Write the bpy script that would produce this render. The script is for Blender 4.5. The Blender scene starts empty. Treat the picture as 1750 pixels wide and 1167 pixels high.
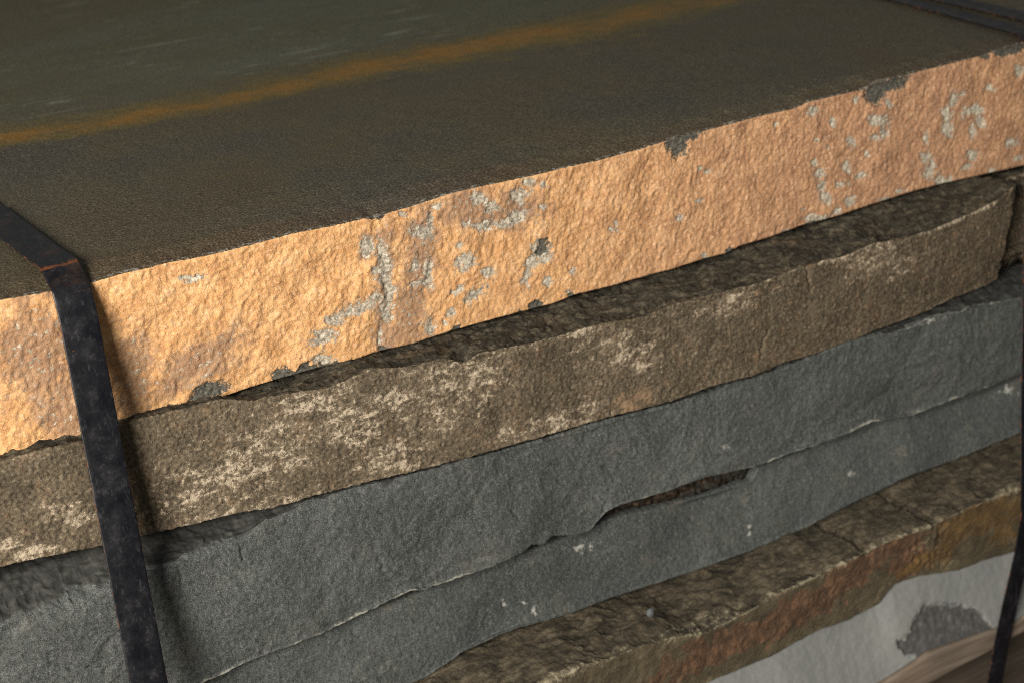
import bpy, math, numpy as np
from mathutils import Matrix
sc=bpy.context.scene
# ------------------------------------------------------------------ camera, world, light, exposure
cd=bpy.data.cameras.new('camera'); cam=bpy.data.objects.new('camera',cd); sc.collection.objects.link(cam); sc.camera=cam
Mx=[[0.83905779,-0.54223372,-0.04432401],[0.2604918,0.32888648,0.90773218],[-0.47762542,-0.7731858,0.4172022]]
loc=(-0.59321106,-0.94974751,0.38910635)
cam.matrix_world=Matrix([[Mx[0][0],Mx[1][0],Mx[2][0],loc[0]],[Mx[0][1],Mx[1][1],Mx[2][1],loc[1]],[Mx[0][2],Mx[1][2],Mx[2][2],loc[2]],[0,0,0,1]])
cd.sensor_width=36; cd.lens=2787/1750*36; cd.clip_start=.05; cd.clip_end=60
cd.dof.use_dof=True; cd.dof.focus_distance=1.09; cd.dof.aperture_fstop=8
w=bpy.data.worlds.new('World'); sc.world=w; w.use_nodes=True
w.node_tree.nodes['Background'].inputs[0].default_value=(.97,1.0,.95,1); w.node_tree.nodes['Background'].inputs[1].default_value=.16
ld=bpy.data.lights.new('window_light','AREA'); ld.shape='DISK'; ld.size=1.0; ld.energy=134; ld.color=(1,.92,.81)
lo=bpy.data.objects.new('window_light',ld); sc.collection.objects.link(lo)
_P=np.array([-.25,0,-.08]); _d=np.array([-.72,-.62,.42]); _d/=np.linalg.norm(_d)
from mathutils import Vector
lo.location=Vector(_P+2.3*_d); lo.rotation_euler=Vector(-_d).to_track_quat('-Z','Y').to_euler()
sc.view_settings.view_transform='Standard'; sc.view_settings.look='None'; sc.view_settings.exposure=0; sc.view_settings.gamma=1
try: sc.view_settings.use_curve_mapping=False
except Exception: pass
sc.cycles.use_denoising=False; sc.cycles.filter_width=.95
# ------------------------------------------------------------------ traced outlines, in metres (x, y, z along each stone edge; marks as x, z + 2x2 shape)
CA1=[(-0.3729,0.0,0.0096),(-0.3421,0.0,0.0068),(-0.3136,0.0,0.0056),(-0.2944,0.0,0.0066),(-0.2757,0.0,0.0058),(-0.2648,0.0,0.0062),(-0.2387,0.0,0.0041),(-0.205,0.0,0.0038),(-0.1753,0.0,0.0044),(-0.1451,0.0,0.0026),(-0.1198,0.0,0.0021),(-0.1145,0.0,-0.0001),(-0.1098,0.0,0.0014),(-0.0898,0.0,0.0022),(-0.0808,0.0,0.0023),(-0.0511,0.0,0.0046),(-0.0158,0.0,0.0036),(0.0184,0.0,0.0021),(0.0542,0.0,0.0019),(0.076,0.0,0.0008),(0.119,0.0,0.0016),(0.147,0.0,0.0031),(0.1704,0.0,0.0029),(0.2396,0.0,0.0035),(0.2691,0.0,0.0025),(0.2858,0.0,0.005),(0.3474,0.0,0.0038),(0.3564,0.0,0.0076),(0.3905,0.0,0.0071),(0.4233,-0.0,0.0071),(0.4889,0.0,0.0074),(0.5186,0.0,0.0098),(0.5363,0.0,0.0104)]
CB1=[(-0.3915,0.0,-0.0952),(-0.3687,0.0,-0.0951),(-0.3378,0.0,-0.0985),(-0.3087,0.0,-0.0958),(-0.2968,0.0,-0.0952),(-0.2806,0.0,-0.0969),(-0.2641,0.0,-0.0981),(-0.2504,0.0,-0.0971),(-0.2365,-0.0,-0.0988),(-0.219,0.0,-0.0979),(-0.1943,0.0,-0.0982),(-0.1668,-0.0,-0.0988),(-0.1411,-0.0,-0.1005),(-0.1236,0.0,-0.0997),(-0.0906,0.0,-0.1018),(-0.057,0.0,-0.1011),(-0.022,0.0,-0.1019),(0.0009,0.0,-0.1025),(0.0321,0.0,-0.1039),(0.0544,0.0,-0.1021),(0.0887,0.0,-0.1039),(0.1176,0.0,-0.1041),(0.1466,0.0,-0.1052),(0.1768,0.0,-0.1044),(0.2023,0.0,-0.1058),(0.2145,0.0,-0.1027),(0.2506,0.0,-0.103),(0.2838,0.0,-0.1012),(0.306,0.0,-0.1024),(0.3588,0.0,-0.1012),(0.4107,-0.0,-0.1004),(0.4378,0.0,-0.1012),(0.4758,0.0,-0.1033),(0.5512,-0.0,-0.1078)]
CA2=[(-0.3945,-0.014,-0.0884),(-0.3417,-0.014,-0.0917),(-0.3013,-0.014,-0.0885),(-0.2693,-0.0149,-0.0909),(-0.2474,-0.0155,-0.091),(-0.2393,-0.0157,-0.093),(-0.2265,-0.0164,-0.098),(-0.2036,-0.0193,-0.0986),(-0.17,-0.0235,-0.1028),(-0.1411,-0.027,-0.0967),(-0.1136,-0.0287,-0.101),(-0.0818,-0.0299,-0.1031),(-0.0656,-0.0305,-0.1109),(-0.0538,-0.0309,-0.1077),(-0.017,-0.0322,-0.1108),(0.0268,-0.0337,-0.1128),(0.0534,-0.0346,-0.1128),(0.072,-0.0353,-0.1158),(0.0903,-0.036,-0.1172),(0.1177,-0.037,-0.1146),(0.1564,-0.0384,-0.1152),(0.1957,-0.0397,-0.1182),(0.2282,-0.0408,-0.1153),(0.2511,-0.0416,-0.1139),(0.2889,-0.0428,-0.1165),(0.3216,-0.0439,-0.1119),(0.3549,-0.0449,-0.1162),(0.3779,-0.0456,-0.1154),(0.3913,-0.046,-0.1159),(0.4246,-0.046,-0.1128),(0.4614,-0.046,-0.1086),(0.4852,-0.046,-0.0996),(0.4941,-0.0413,-0.0991),(0.5165,-0.03,-0.1039)]
CB2=[(-0.4101,-0.026,-0.1558),(-0.3912,-0.026,-0.1578),(-0.3652,-0.026,-0.161),(-0.3429,-0.026,-0.1649),(-0.3171,-0.026,-0.1674),(-0.2902,-0.026,-0.1701),(-0.2472,-0.026,-0.1746),(-0.2208,-0.0269,-0.179),(-0.1965,-0.0279,-0.1792),(-0.1642,-0.0291,-0.1814),(-0.1407,-0.03,-0.183),(-0.1002,-0.0315,-0.1865),(-0.0496,-0.0333,-0.1891),(-0.0191,-0.0343,-0.1903),(0.0121,-0.0353,-0.1915),(0.0602,-0.037,-0.1932),(0.1158,-0.039,-0.197),(0.1555,-0.0404,-0.1952),(0.1958,-0.0417,-0.198),(0.2273,-0.0428,-0.1953),(0.259,-0.0438,-0.1963),(0.2913,-0.0448,-0.195),(0.314,-0.0455,-0.1953),(0.3249,-0.0459,-0.1929),(0.3844,-0.0476,-0.1913),(0.4195,-0.0464,-0.188),(0.4629,-0.0435,-0.1889),(0.4868,-0.0419,-0.1867),(0.5161,-0.04,-0.1915)]
CA3=[(-0.4194,-0.04,-0.1844),(-0.3904,-0.0396,-0.1898),(-0.346,-0.039,-0.1899),(-0.3116,-0.0379,-0.1852),(-0.2854,-0.037,-0.1847),(-0.2495,-0.0348,-0.1863),(-0.2281,-0.0324,-0.1812),(-0.1971,-0.0291,-0.1789),(-0.1638,-0.0281,-0.1825),(-0.0997,-0.0305,-0.1876),(-0.0185,-0.0333,-0.1914),(0.0609,-0.036,-0.1943),(0.1166,-0.038,-0.1982),(0.1967,-0.0407,-0.1991),(0.26,-0.0428,-0.1974),(0.2923,-0.0438,-0.1962),(0.3173,-0.0449,-0.1965),(0.335,-0.0477,-0.1973),(0.3653,-0.0524,-0.197),(0.3859,-0.0556,-0.1906),(0.4188,-0.0572,-0.1953),(0.4325,-0.0577,-0.1933),(0.4947,-0.06,-0.2026)]
CB3=[(-0.2863,-0.042,-0.2858),(-0.2646,-0.0415,-0.2837),(-0.2206,-0.0405,-0.2845),(-0.196,-0.04,-0.2844),(-0.1798,-0.0402,-0.2825),(-0.1551,-0.0404,-0.2802),(-0.1294,-0.0406,-0.2775),(-0.1162,-0.0408,-0.2811),(-0.0849,-0.0411,-0.2819),(-0.0565,-0.0413,-0.2829),(-0.0309,-0.0415,-0.2799),(-0.0233,-0.0416,-0.2759),(-0.0127,-0.0417,-0.2799),(-0.0049,-0.0417,-0.2754),(0.019,-0.0419,-0.283),(0.0323,-0.0421,-0.2836),(0.0397,-0.0423,-0.2776),(0.0487,-0.0425,-0.2723),(0.0594,-0.0427,-0.2707),(0.0908,-0.0434,-0.2723),(0.1111,-0.0439,-0.2739),(0.1418,-0.0445,-0.2728),(0.1795,-0.0453,-0.2782),(0.2006,-0.0457,-0.2814),(0.229,-0.0463,-0.2812),(0.2645,-0.047,-0.2826),(0.2935,-0.0476,-0.2828),(0.3278,-0.0487,-0.2797),(0.3733,-0.0517,-0.2872),(0.42,-0.0547,-0.2844),(0.4681,-0.0578,-0.2821),(0.5044,-0.06,-0.2798)]
CA4=[(-0.2809,-0.028,-0.291),(-0.1731,-0.0262,-0.2893),(-0.0464,-0.0273,-0.2902),(0.0359,-0.028,-0.2902),(0.05,-0.0283,-0.2887),(0.0676,-0.0287,-0.2889),(0.1219,-0.0299,-0.2957),(0.1527,-0.0305,-0.2985),(0.2049,-0.0316,-0.3015),(0.2129,-0.0317,-0.2923),(0.2417,-0.0323,-0.291),(0.2778,-0.033,-0.2924),(0.3421,-0.0347,-0.2895),(0.4358,-0.0407,-0.2943),(0.5216,-0.046,-0.2897)]
CB4=[(-0.1226,-0.0388,-0.3594),(-0.1027,-0.0389,-0.3549),(-0.0882,-0.0391,-0.3502),(-0.0574,-0.0393,-0.3488),(-0.0385,-0.0395,-0.3484),(-0.0161,-0.0397,-0.3514),(0.0123,-0.0399,-0.3546),(0.0516,-0.0406,-0.3555),(0.0872,-0.0413,-0.3578),(0.1201,-0.042,-0.3606),(0.1433,-0.0425,-0.3613),(0.1979,-0.0436,-0.3636),(0.2539,-0.0447,-0.3627),(0.3117,-0.0458,-0.3557),(0.3346,-0.0467,-0.3538),(0.3687,-0.049,-0.349),(0.4164,-0.052,-0.3494),(0.4661,-0.0551,-0.3476),(0.5128,-0.0579,-0.3457)]
CA5=[(-0.0426,-0.0978,-0.3587),(-0.0129,-0.0981,-0.3568),(0.0093,-0.0986,-0.3611),(0.0375,-0.0992,-0.3612),(0.067,-0.0999,-0.3655),(0.1036,-0.1007,-0.3747),(0.128,-0.1012,-0.3726),(0.1546,-0.1017,-0.3695),(0.1822,-0.1023,-0.3648),(0.2124,-0.1029,-0.3643),(0.2451,-0.1036,-0.3628),(0.2786,-0.1047,-0.3604),(0.3002,-0.1062,-0.3584),(0.3452,-0.1093,-0.3589),(0.3904,-0.1122,-0.3543),(0.4431,-0.1156,-0.3553)]
CB5=[(0.1218,-0.0888,-0.4366),(0.178,-0.09,-0.4382),(0.2263,-0.0909,-0.4328),(0.2678,-0.0917,-0.4349),(0.2996,-0.0931,-0.4324),(0.3165,-0.0942,-0.4178),(0.344,-0.096,-0.419),(0.3924,-0.0991,-0.43),(0.4234,-0.101,-0.4304),(0.4634,-0.1034,-0.4337)]
CB6=[(0.2878,-0.1133,-0.4984),(0.3181,-0.1153,-0.4922),(0.342,-0.1169,-0.4857),(0.3663,-0.1184,-0.4875),(0.3903,-0.1199,-0.4897),(0.4197,-0.1217,-0.492),(0.4468,-0.1233,-0.4945),(0.4582,-0.124,-0.4917)]
CB7=[(0.3516,-0.1173,-0.5241),(0.3849,-0.1194,-0.5199),(0.4095,-0.1209,-0.5165),(0.4424,-0.1229,-0.5124),(0.4606,-0.124,-0.5109)]
GRAY1=[[-0.1314,-0.0624,79.6,13.5,-3.0,-200.4],[-0.1166,-0.0584,212.7,-19.1,-85.8,-318.1],[-0.1506,-0.0661,155.7,-15.7,-69.3,-248.7],[-0.1612,-0.0756,110.8,45.8,49.6,-185.6],[-0.1631,-0.0936,145.1,-15.1,-81.2,-275.3],[-0.1107,-0.0297,306.1,-27.2,-18.0,-70.7],[-0.1072,-0.043,265.5,-23.2,-22.4,-86.1],[-0.1053,-0.0588,263.5,-22.7,-27.0,-100.6],[-0.1097,-0.0716,233.8,-20.4,-37.9,-137.4],[-0.1161,-0.0899,420.4,-37.3,-38.8,-135.9],[-0.1208,-0.018,241.1,-22.3,-38.2,-153.0],[-0.1167,-0.0388,268.1,-24.2,-97.8,-376.6],[-0.0777,-0.0181,149.3,-11.7,-50.3,-205.7],[-0.0694,-0.0157,297.4,-22.4,-24.8,-102.6],[-0.0733,-0.0487,257.6,-19.6,-28.6,-110.4],[-0.0789,-0.0581,128.7,-10.0,-83.2,-314.4],[-0.083,-0.043,297.5,-23.6,-57.3,-222.7],[-0.0641,-0.0021,260.4,-19.3,-89.2,-380.2],[-0.0893,-0.0035,425.5,-35.1,-109.5,-459.6],[-0.0292,-0.004,155.4,-9.7,-43.4,-187.5],[-0.0183,-0.0128,166.3,-9.8,-52.3,-222.9],[0.0055,-0.0107,163.3,-8.3,-51.1,-221.5],[0.0151,-0.0034,243.9,-11.7,-50.2,-221.9],[0.0048,-0.0246,112.1,26.2,0.3,-306.4],[-0.004,-0.0284,91.8,12.6,-22.3,-272.4],[-0.0246,-0.0266,121.0,15.6,-25.7,-314.2],[0.0252,-0.0057,387.1,-17.2,-62.5,-276.1],[0.0266,-0.0224,320.2,-14.0,-127.8,-546.0],[-0.0396,-0.0198,253.4,-16.6,-107.5,-446.9],[-0.043,-0.0501,125.4,-8.3,-40.0,-156.2],[-0.0233,-0.0644,163.8,-9.7,-62.3,-239.2],[-0.0513,-0.07,202.8,96.3,101.0,-388.4],[-0.0363,-0.0773,97.5,56.2,73.7,-202.7],[-0.047,-0.0351,405.8,-27.5,-91.9,-369.2],[0.0229,-0.059,115.0,96.5,56.6,-91.8],[0.0137,-0.0642,117.6,112.4,123.7,-159.5],[0.0085,-0.0746,318.7,-15.5,-30.7,-117.4],[0.0497,-0.081,263.8,-9.3,-108.0,-416.6],[0.0282,-0.0835,268.1,-11.3,-78.7,-298.9],[0.0481,-0.0956,306.7,-11.0,-137.4,-516.0],[0.0932,-0.0517,361.1,-7.8,-84.0,-349.4],[0.0865,-0.0558,453.1,-10.7,-127.4,-523.9],[0.0947,-0.0588,599.9,-12.6,-169.4,-695.5],[-0.0565,-0.0867,250.4,-17.4,-118.2,-428.5],[-0.0627,-0.0901,503.2,-36.0,-119.2,-428.3],[-0.0747,-0.0923,289.9,-21.8,-50.2,-178.6],[-0.2487,-0.009,124.7,0.5,-72.0,-609.5],[0.2905,-0.0023,197.8,8.6,-58.1,-291.4],[0.3129,-0.0172,387.9,19.7,-45.4,-223.0],[0.3653,-0.0263,82.5,5.6,-44.3,-218.3],[0.3708,-0.0376,246.7,17.1,-36.7,-177.1],[0.3616,-0.0403,185.9,12.3,-102.1,-488.0],[0.3745,-0.014,297.3,21.2,-77.9,-395.2],[0.3342,-0.0382,216.8,12.5,-59.3,-281.3],[0.2936,-0.0286,313.5,13.9,-140.5,-668.5],[0.2521,-0.0062,406.7,12.5,-140.3,-686.5],[0.3075,-0.0376,516.3,25.1,-140.9,-662.1],[0.338,-0.0023,306.1,18.2,-65.5,-335.2],[0.4456,-0.0379,175.6,16.5,-34.9,-173.3],[0.4482,-0.0505,155.3,14.7,-32.5,-157.6],[0.4529,-0.0258,175.3,17.0,-31.3,-159.7],[0.4626,-0.0225,279.1,27.9,-92.9,-479.4],[0.4804,-0.0412,83.5,36.8,-1.2,-254.8],[0.4888,-0.0519,151.0,16.3,-42.2,-207.7],[0.4787,-0.0595,273.5,28.5,-42.9,-207.4],[0.4976,-0.025,136.0,15.2,-91.0,-474.0],[0.5326,-0.0142,190.5,23.5,-38.9,-209.7],[0.4237,-0.0544,355.3,30.7,-49.8,-237.6],[0.4231,-0.0711,176.7,15.1,-50.9,-235.3],[0.4338,-0.081,350.4,31.2,-34.1,-155.4],[0.4293,-0.0864,127.4,11.1,-45.9,-206.9],[0.4833,-0.0825,150.4,15.8,-49.6,-229.9],[0.4768,-0.0915,172.2,129.6,66.0,-303.6],[0.531,-0.0813,166.3,130.7,46.3,-213.4],[0.543,-0.0982,216.3,26.7,-77.8,-359.1],[0.5084,-0.1017,221.0,24.8,-100.0,-452.1],[0.4447,-0.0979,173.0,15.9,-83.0,-368.6],[0.4557,-0.0993,229.0,21.8,-103.2,-459.1],[0.2945,-0.0494,259.4,11.5,-86.6,-395.7],[0.3007,-0.0589,193.0,8.9,-39.7,-178.3],[0.3033,-0.0717,256.1,12.0,-49.2,-216.1],[0.3083,-0.0816,169.5,8.2,-44.6,-193.0],[0.3308,-0.0594,216.0,12.1,-42.7,-194.5],[0.3475,-0.0718,188.2,130.0,74.7,-323.7],[0.325,-0.0735,216.0,11.6,-87.5,-386.5],[0.3344,-0.0767,300.3,17.1,-145.4,-641.5],[0.3352,-0.0904,189.6,128.4,52.0,-229.6],[0.3216,-0.0977,250.9,13.1,-56.4,-238.1],[0.3772,-0.1002,160.8,11.3,-108.9,-468.7],[0.3026,-0.099,71.9,21.1,-26.1,-371.5],[0.1729,-0.0271,428.5,2.0,-114.9,-520.2],[0.1829,-0.0307,424.8,3.3,-114.6,-517.4],[0.173,-0.0528,339.8,1.6,-118.9,-511.5],[0.2832,-0.0871,388.1,15.6,-152.6,-646.6],[0.1549,-0.0636,343.2,-0.5,-162.9,-681.0],[0.3524,-0.0548,373.2,23.5,-104.7,-485.0],[0.3962,-0.0944,238.6,18.2,-142.4,-623.9],[0.1792,-0.1014,237.8,1.5,-100.3,-395.8],[0.2652,-0.1014,260.8,8.9,-117.9,-483.0]]
DARK1=[[-0.1097,0.0022,240.9,-21.5,-61.4,-258.0],[-0.2462,-0.0913,86.9,17.3,9.9,-148.5],[-0.2541,-0.096,122.5,23.9,16.1,-247.9],[-0.1938,-0.0939,137.1,19.3,-7.2,-245.7],[-0.2771,-0.0958,89.2,9.4,-11.9,-381.4],[-0.2984,-0.0947,203.9,-30.0,-146.2,-459.5],[-0.1843,-0.0972,144.2,32.8,33.8,-540.5],[-0.176,-0.0956,255.1,59.0,16.9,-269.3],[-0.1664,-0.0989,45.2,6.9,-13.5,-436.1],[-0.1122,-0.1002,173.6,-15.1,-125.5,-431.7],[0.0173,-0.0998,156.6,-7.1,-113.1,-415.3],[0.0103,-0.1027,123.1,28.1,-12.3,-405.8],[0.0517,-0.1009,203.4,-7.0,-137.9,-513.6],[-0.0549,-0.1007,398.4,-27.4,-149.8,-530.2],[0.1504,-0.0032,109.5,-0.3,-25.1,-118.0],[0.1567,0.0016,69.2,21.1,2.5,-228.5],[0.3596,-0.0005,78.5,-13.7,-32.1,-99.3],[0.3746,0.0031,45.0,18.1,1.7,-158.1],[0.5087,0.0064,97.1,11.3,-43.0,-240.5],[0.5256,0.007,74.6,9.1,-37.8,-212.8],[0.4884,0.0054,172.5,18.9,-87.5,-483.8],[0.2982,-0.1026,61.1,25.1,8.5,-449.4],[0.0251,-0.0558,267.1,-134.6,-104.8,-179.8],[0.0208,-0.0594,274.2,141.7,121.6,-472.3],[0.0273,-0.0536,474.8,-20.4,-88.6,-356.1],[-0.3802,-0.0955,229.1,13.9,-15.6,-479.0],[0.2065,-0.1053,203.6,3.1,-98.8,-391.8]]
BROWN1=[[-0.11,-0.0423,147.7,-27.3,-7.6,-22.0],[-0.0784,-0.0326,79.8,-6.2,-8.0,-31.7],[-0.1115,-0.087,94.9,-8.3,-15.4,-54.2],[-0.0917,-0.0788,68.6,-5.6,-10.0,-36.0],[-0.1208,-0.018,154.8,-14.3,-28.6,-114.6],[-0.2525,-0.0685,26.4,9.7,19.9,-71.5],[-0.3575,-0.0293,43.9,-7.5,-8.9,-30.6],[-0.297,-0.0638,82.3,-12.2,-10.0,-33.3],[-0.3423,-0.0753,42.4,-6.9,-18.6,-58.9],[-0.0332,-0.0124,40.0,-2.5,-17.6,-74.4],[0.0065,-0.0218,48.4,-2.4,-17.2,-73.0]]
ORAN2=[[0.0827,-0.1824,57.9,20.1,1.8,-102.6],[0.0728,-0.1866,70.5,-1.3,-51.1,-163.4],[0.2006,-0.1255,123.2,50.8,13.3,-368.3]]
PALE2=[[-0.2343,-0.1387,21.5,4.3,2.3,-53.6],[-0.1899,-0.1147,25.6,5.8,3.6,-71.6],[-0.1575,-0.1324,35.6,-3.4,-17.2,-53.9],[-0.0841,-0.135,33.5,-2.4,-14.5,-46.8],[-0.0544,-0.1248,49.5,-3.1,-25.4,-84.5],[-0.002,-0.184,26.0,5.8,-8.6,-122.0],[0.0298,-0.1788,38.3,9.1,-11.0,-161.6],[-0.2137,-0.1767,28.8,3.8,-12.4,-176.3],[-0.1098,-0.0998,52.3,-4.2,-32.3,-109.3],[-0.0239,-0.1099,33.7,5.6,-19.1,-209.5],[0.0267,-0.1142,27.7,5.2,-18.7,-205.2],[0.327,-0.1263,29.7,2.0,-16.1,-63.4],[-0.1249,-0.1699,41.1,-3.5,-23.3,-69.5],[-0.2709,-0.1584,38.6,-5.2,-25.6,-72.7],[-0.1123,-0.1313,25.6,-2.1,-22.2,-71.2],[0.079,-0.1432,29.4,-0.5,-19.5,-67.0],[0.1744,-0.1288,29.0,8.9,-5.8,-127.0],[-0.3941,-0.15,52.0,-9.0,-47.3,-126.7],[-0.38,-0.0908,88.4,-15.2,-99.8,-298.1],[-0.3609,-0.1359,85.0,-13.9,-40.8,-114.1]]
SPK3=[[0.1699,-0.2559,134.6,2.0,-76.3,-229.6],[0.1638,-0.2507,203.3,2.6,-122.2,-369.3],[0.3849,-0.1968,68.0,26.6,-19.9,-285.8],[-0.0913,-0.2857,486.4,-33.3,-125.8,-320.5]]
SPK4=[[-0.0183,-0.3395,300.6,-13.5,-52.6,-129.9],[-0.0267,-0.3307,364.2,-17.4,-184.6,-458.9],[-0.0452,-0.3233,370.2,-19.9,-93.1,-231.5],[0.1987,-0.3423,308.9,7.1,-127.0,-345.9],[0.1983,-0.3491,206.8,111.4,54.7,-368.4],[0.3127,-0.3264,159.4,9.4,-116.5,-340.3],[0.0298,-0.3036,61.5,8.8,-47.4,-227.8],[0.5023,-0.3028,91.2,11.2,-51.2,-165.6]]
RED5=[[0.1086,-0.4,19.7,9.7,7.1,-59.7],[0.1758,-0.3985,23.9,14.5,14.4,-62.4],[0.2396,-0.3945,22.5,16.4,22.2,-62.2],[0.2648,-0.3748,25.8,19.4,17.9,-49.7],[0.3092,-0.3668,39.0,23.5,9.4,-78.6],[0.1512,-0.406,28.7,14.7,11.3,-97.8],[0.3241,-0.3897,46.9,3.8,-21.2,-55.6]]
OCH5=[[0.3829,-0.3739,33.7,34.2,26.1,-38.4],[0.3649,-0.3979,48.6,38.7,33.8,-98.3],[0.4172,-0.3733,26.4,3.0,-14.9,-41.2],[0.3454,-0.4062,37.9,16.9,-12.2,-150.9],[0.4385,-0.4049,65.3,7.8,-30.0,-81.0]]
DARK6=[[0.3704,-0.4726,34.7,12.7,-10.5,-55.2],[0.3496,-0.471,68.1,6.1,-33.1,-79.5],[0.3402,-0.4799,62.1,5.4,-41.8,-99.2],[0.3229,-0.4764,128.5,74.6,11.0,-132.5],[0.3881,-0.4749,44.1,4.5,-32.4,-78.8],[0.4069,-0.4865,77.9,22.8,-58.3,-216.5],[0.3789,-0.4886,36.7,16.4,-16.0,-142.8]]
RUSTLINE=[(-0.3007, 0.3307), (-0.2742, 0.3256), (-0.2463, 0.3236), (-0.205, 0.3165), (-0.1602, 0.3157), (-0.1161, 0.31), (-0.0786, 0.3109), (-0.0337, 0.3135), (0.0118, 0.3144), (0.0617, 0.3206), (0.1297, 0.3124), (0.206, 0.313), (0.2797, 0.3043), (0.3397, 0.3108), (0.3922, 0.3138), (0.4555, 0.3188)]
CRK1=[[(-0.113,0.0013),(-0.1094,-0.0204),(-0.1077,-0.0429),(-0.1077,-0.0653),(-0.1135,-0.0819)],[(-0.0687,0.0003),(-0.0641,-0.0228),(-0.0686,-0.044),(-0.077,-0.0645)],[(-0.0543,-0.0706),(-0.0757,-0.0925)],[(-0.0809,0.0019),(-0.0841,-0.0026)],[(0.1164,-0.0311),(0.123,-0.0397)],[(0.0332,-0.0007),(0.0304,-0.0069)]]
CRK2=[[(0.2506,-0.1153),(0.253,-0.1287),(0.2565,-0.1383)],[(0.2038,-0.182),(0.2064,-0.1681),(0.2152,-0.1601)],[(-0.0819,-0.104),(-0.0705,-0.1118),(-0.0632,-0.1106)],[(0.2962,-0.1799),(0.3003,-0.1842)]]
CRK3=[[(0.0397,-0.2782),(0.0454,-0.2722),(0.0489,-0.2649)],[(-0.2975,-0.1925),(-0.2982,-0.2038),(-0.2961,-0.2102),(-0.3023,-0.2184)],[(-0.319,-0.1841),(-0.3099,-0.1918),(-0.2996,-0.1931)],[(-0.3935,-0.2261),(-0.3798,-0.239),(-0.3572,-0.2481)],[(-0.2519,-0.1988),(-0.2528,-0.2055)],[(-0.1498,-0.243),(-0.1462,-0.2568)],[(-0.037,-0.243),(-0.0332,-0.2505)],[(0.3304,-0.2702),(0.3324,-0.2805)]]
CRK5=[[(0.3376,-0.3345),(0.3474,-0.3494),(0.3537,-0.3681)],[(0.3507,-0.3493),(0.3561,-0.3346),(0.3573,-0.3187)],[(0.2743,-0.3514),(0.2764,-0.3638)],[(0.3186,-0.3169),(0.3376,-0.3345)],[(0.3567,-0.3644),(0.3581,-0.3798)],[(0.3332,-0.3773),(0.3413,-0.3951),(0.3733,-0.4123)]]
PEB5=(0.0613,-0.0794,-0.3507)
# ------------------------------------------------------------------ noise
_rng=np.random.RandomState(7); _perm=_rng.permutation(512); _ang=_rng.rand(512)*2*np.pi
def gn(x,y,seed=0):
    xi=np.floor(x).astype(int); yi=np.floor(y).astype(int); xf=x-xi; yf=y-yi
    u=xf*xf*xf*(xf*(xf*6-15)+10); v=yf*yf*yf*(yf*(yf*6-15)+10)
    def g(a,b):
        h=_perm[(_perm[(a+seed*17)&511]+b+seed*31)&511]; t=_ang[h]; return np.cos(t)*(x-a)+np.sin(t)*(y-b)
    n0=g(xi,yi)*(1-u)+g(xi+1,yi)*u; n1=g(xi,yi+1)*(1-u)+g(xi+1,yi+1)*u
    return (n0*(1-v)+n1*v)*1.5
def fbm(x,y,o=4,seed=0,gain=.5):
    r=0;a=1;t=0
    for k in range(o):
        r=r+a*gn(x*2**k+k*3.7,y*2**k-k*5.1,seed+k); t+=a; a*=gain
    return r/t*1.4
def ridge(x,y,o=3,seed=0):
    r=0;a=1;t=0
    for k in range(o):
        r=r+a*(1-2*np.abs(gn(x*2**k,y*2**k,seed+k))); t+=a; a*=.55
    return r/t
def facet(x,y,seed=0):          # broken-rock facets: tilted planes in jittered cells
    xi=np.floor(x).astype(int); yi=np.floor(y).astype(int); best=np.full(x.shape,-9.)
    for dx in (-1,0,1):
        for dy in (-1,0,1):
            a=xi+dx; b=yi+dy; h=_perm[(_perm[(a+seed*13)&511]+b)&511]; h2=_perm[(h+101)&511]; h3=_perm[(h2+57)&511]
            px=a+.15+.7*h/511; py=b+.15+.7*h2/511; gx=np.cos(_ang[h3])*.8; gy=np.sin(_ang[h3])*.8
            q=.5*(h3/511)+gx*(x-px)+gy*(y-py)-1.1*((x-px)**2+(y-py)**2)
            best=np.maximum(best,q)
    return best
def blob(x,z,L,wp=1.):
    x,z=x+wp*(.0028*gn(x*70,z*70,201)+.0016*gn(x*210,z*210,202)+.0009*gn(x*480,z*480,205)),z+wp*(.0028*gn(x*70,z*70,203)+.0016*gn(x*210,z*210,204)+.0009*gn(x*480,z*480,206))
    m=np.zeros(x.shape)
    for (cx,cz,a,b,c,d) in L:
        r=2.2/min(math.hypot(a,c),math.hypot(b,d)) if True else 1
        k=np.where((np.abs(x-cx)<r)&(np.abs(z-cz)<r))
        if len(k[0])==0: continue
        dx=x[k]-cx; dz=z[k]-cz; D=np.sqrt((a*dx+b*dz)**2+(c*dx+d*dz)**2)
        m[k]=np.maximum(m[k],np.clip(1-.42*D,0,1))
    return m
def crack(x,z,P,wd,jit=.0012):
    m=np.zeros(x.shape); jx=x+jit*gn(x*160,z*160,3); jz=z+jit*gn(x*160+9,z*160,5)
    for g in P:
        for (a,b),(c,d) in zip(g[:-1],g[1:]):
            L=(c-a)**2+(d-b)**2+1e-12; t=np.clip(((jx-a)*(c-a)+(jz-b)*(d-b))/L,0,1)
            D=np.hypot(jx-a-t*(c-a),jz-b-t*(d-b)); m=np.maximum(m,np.clip(1-D/wd,0,1))
    return m
def sst(v,a,b): t=np.clip((v-a)/(b-a),0,1); return t*t*(3-2*t)
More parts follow.
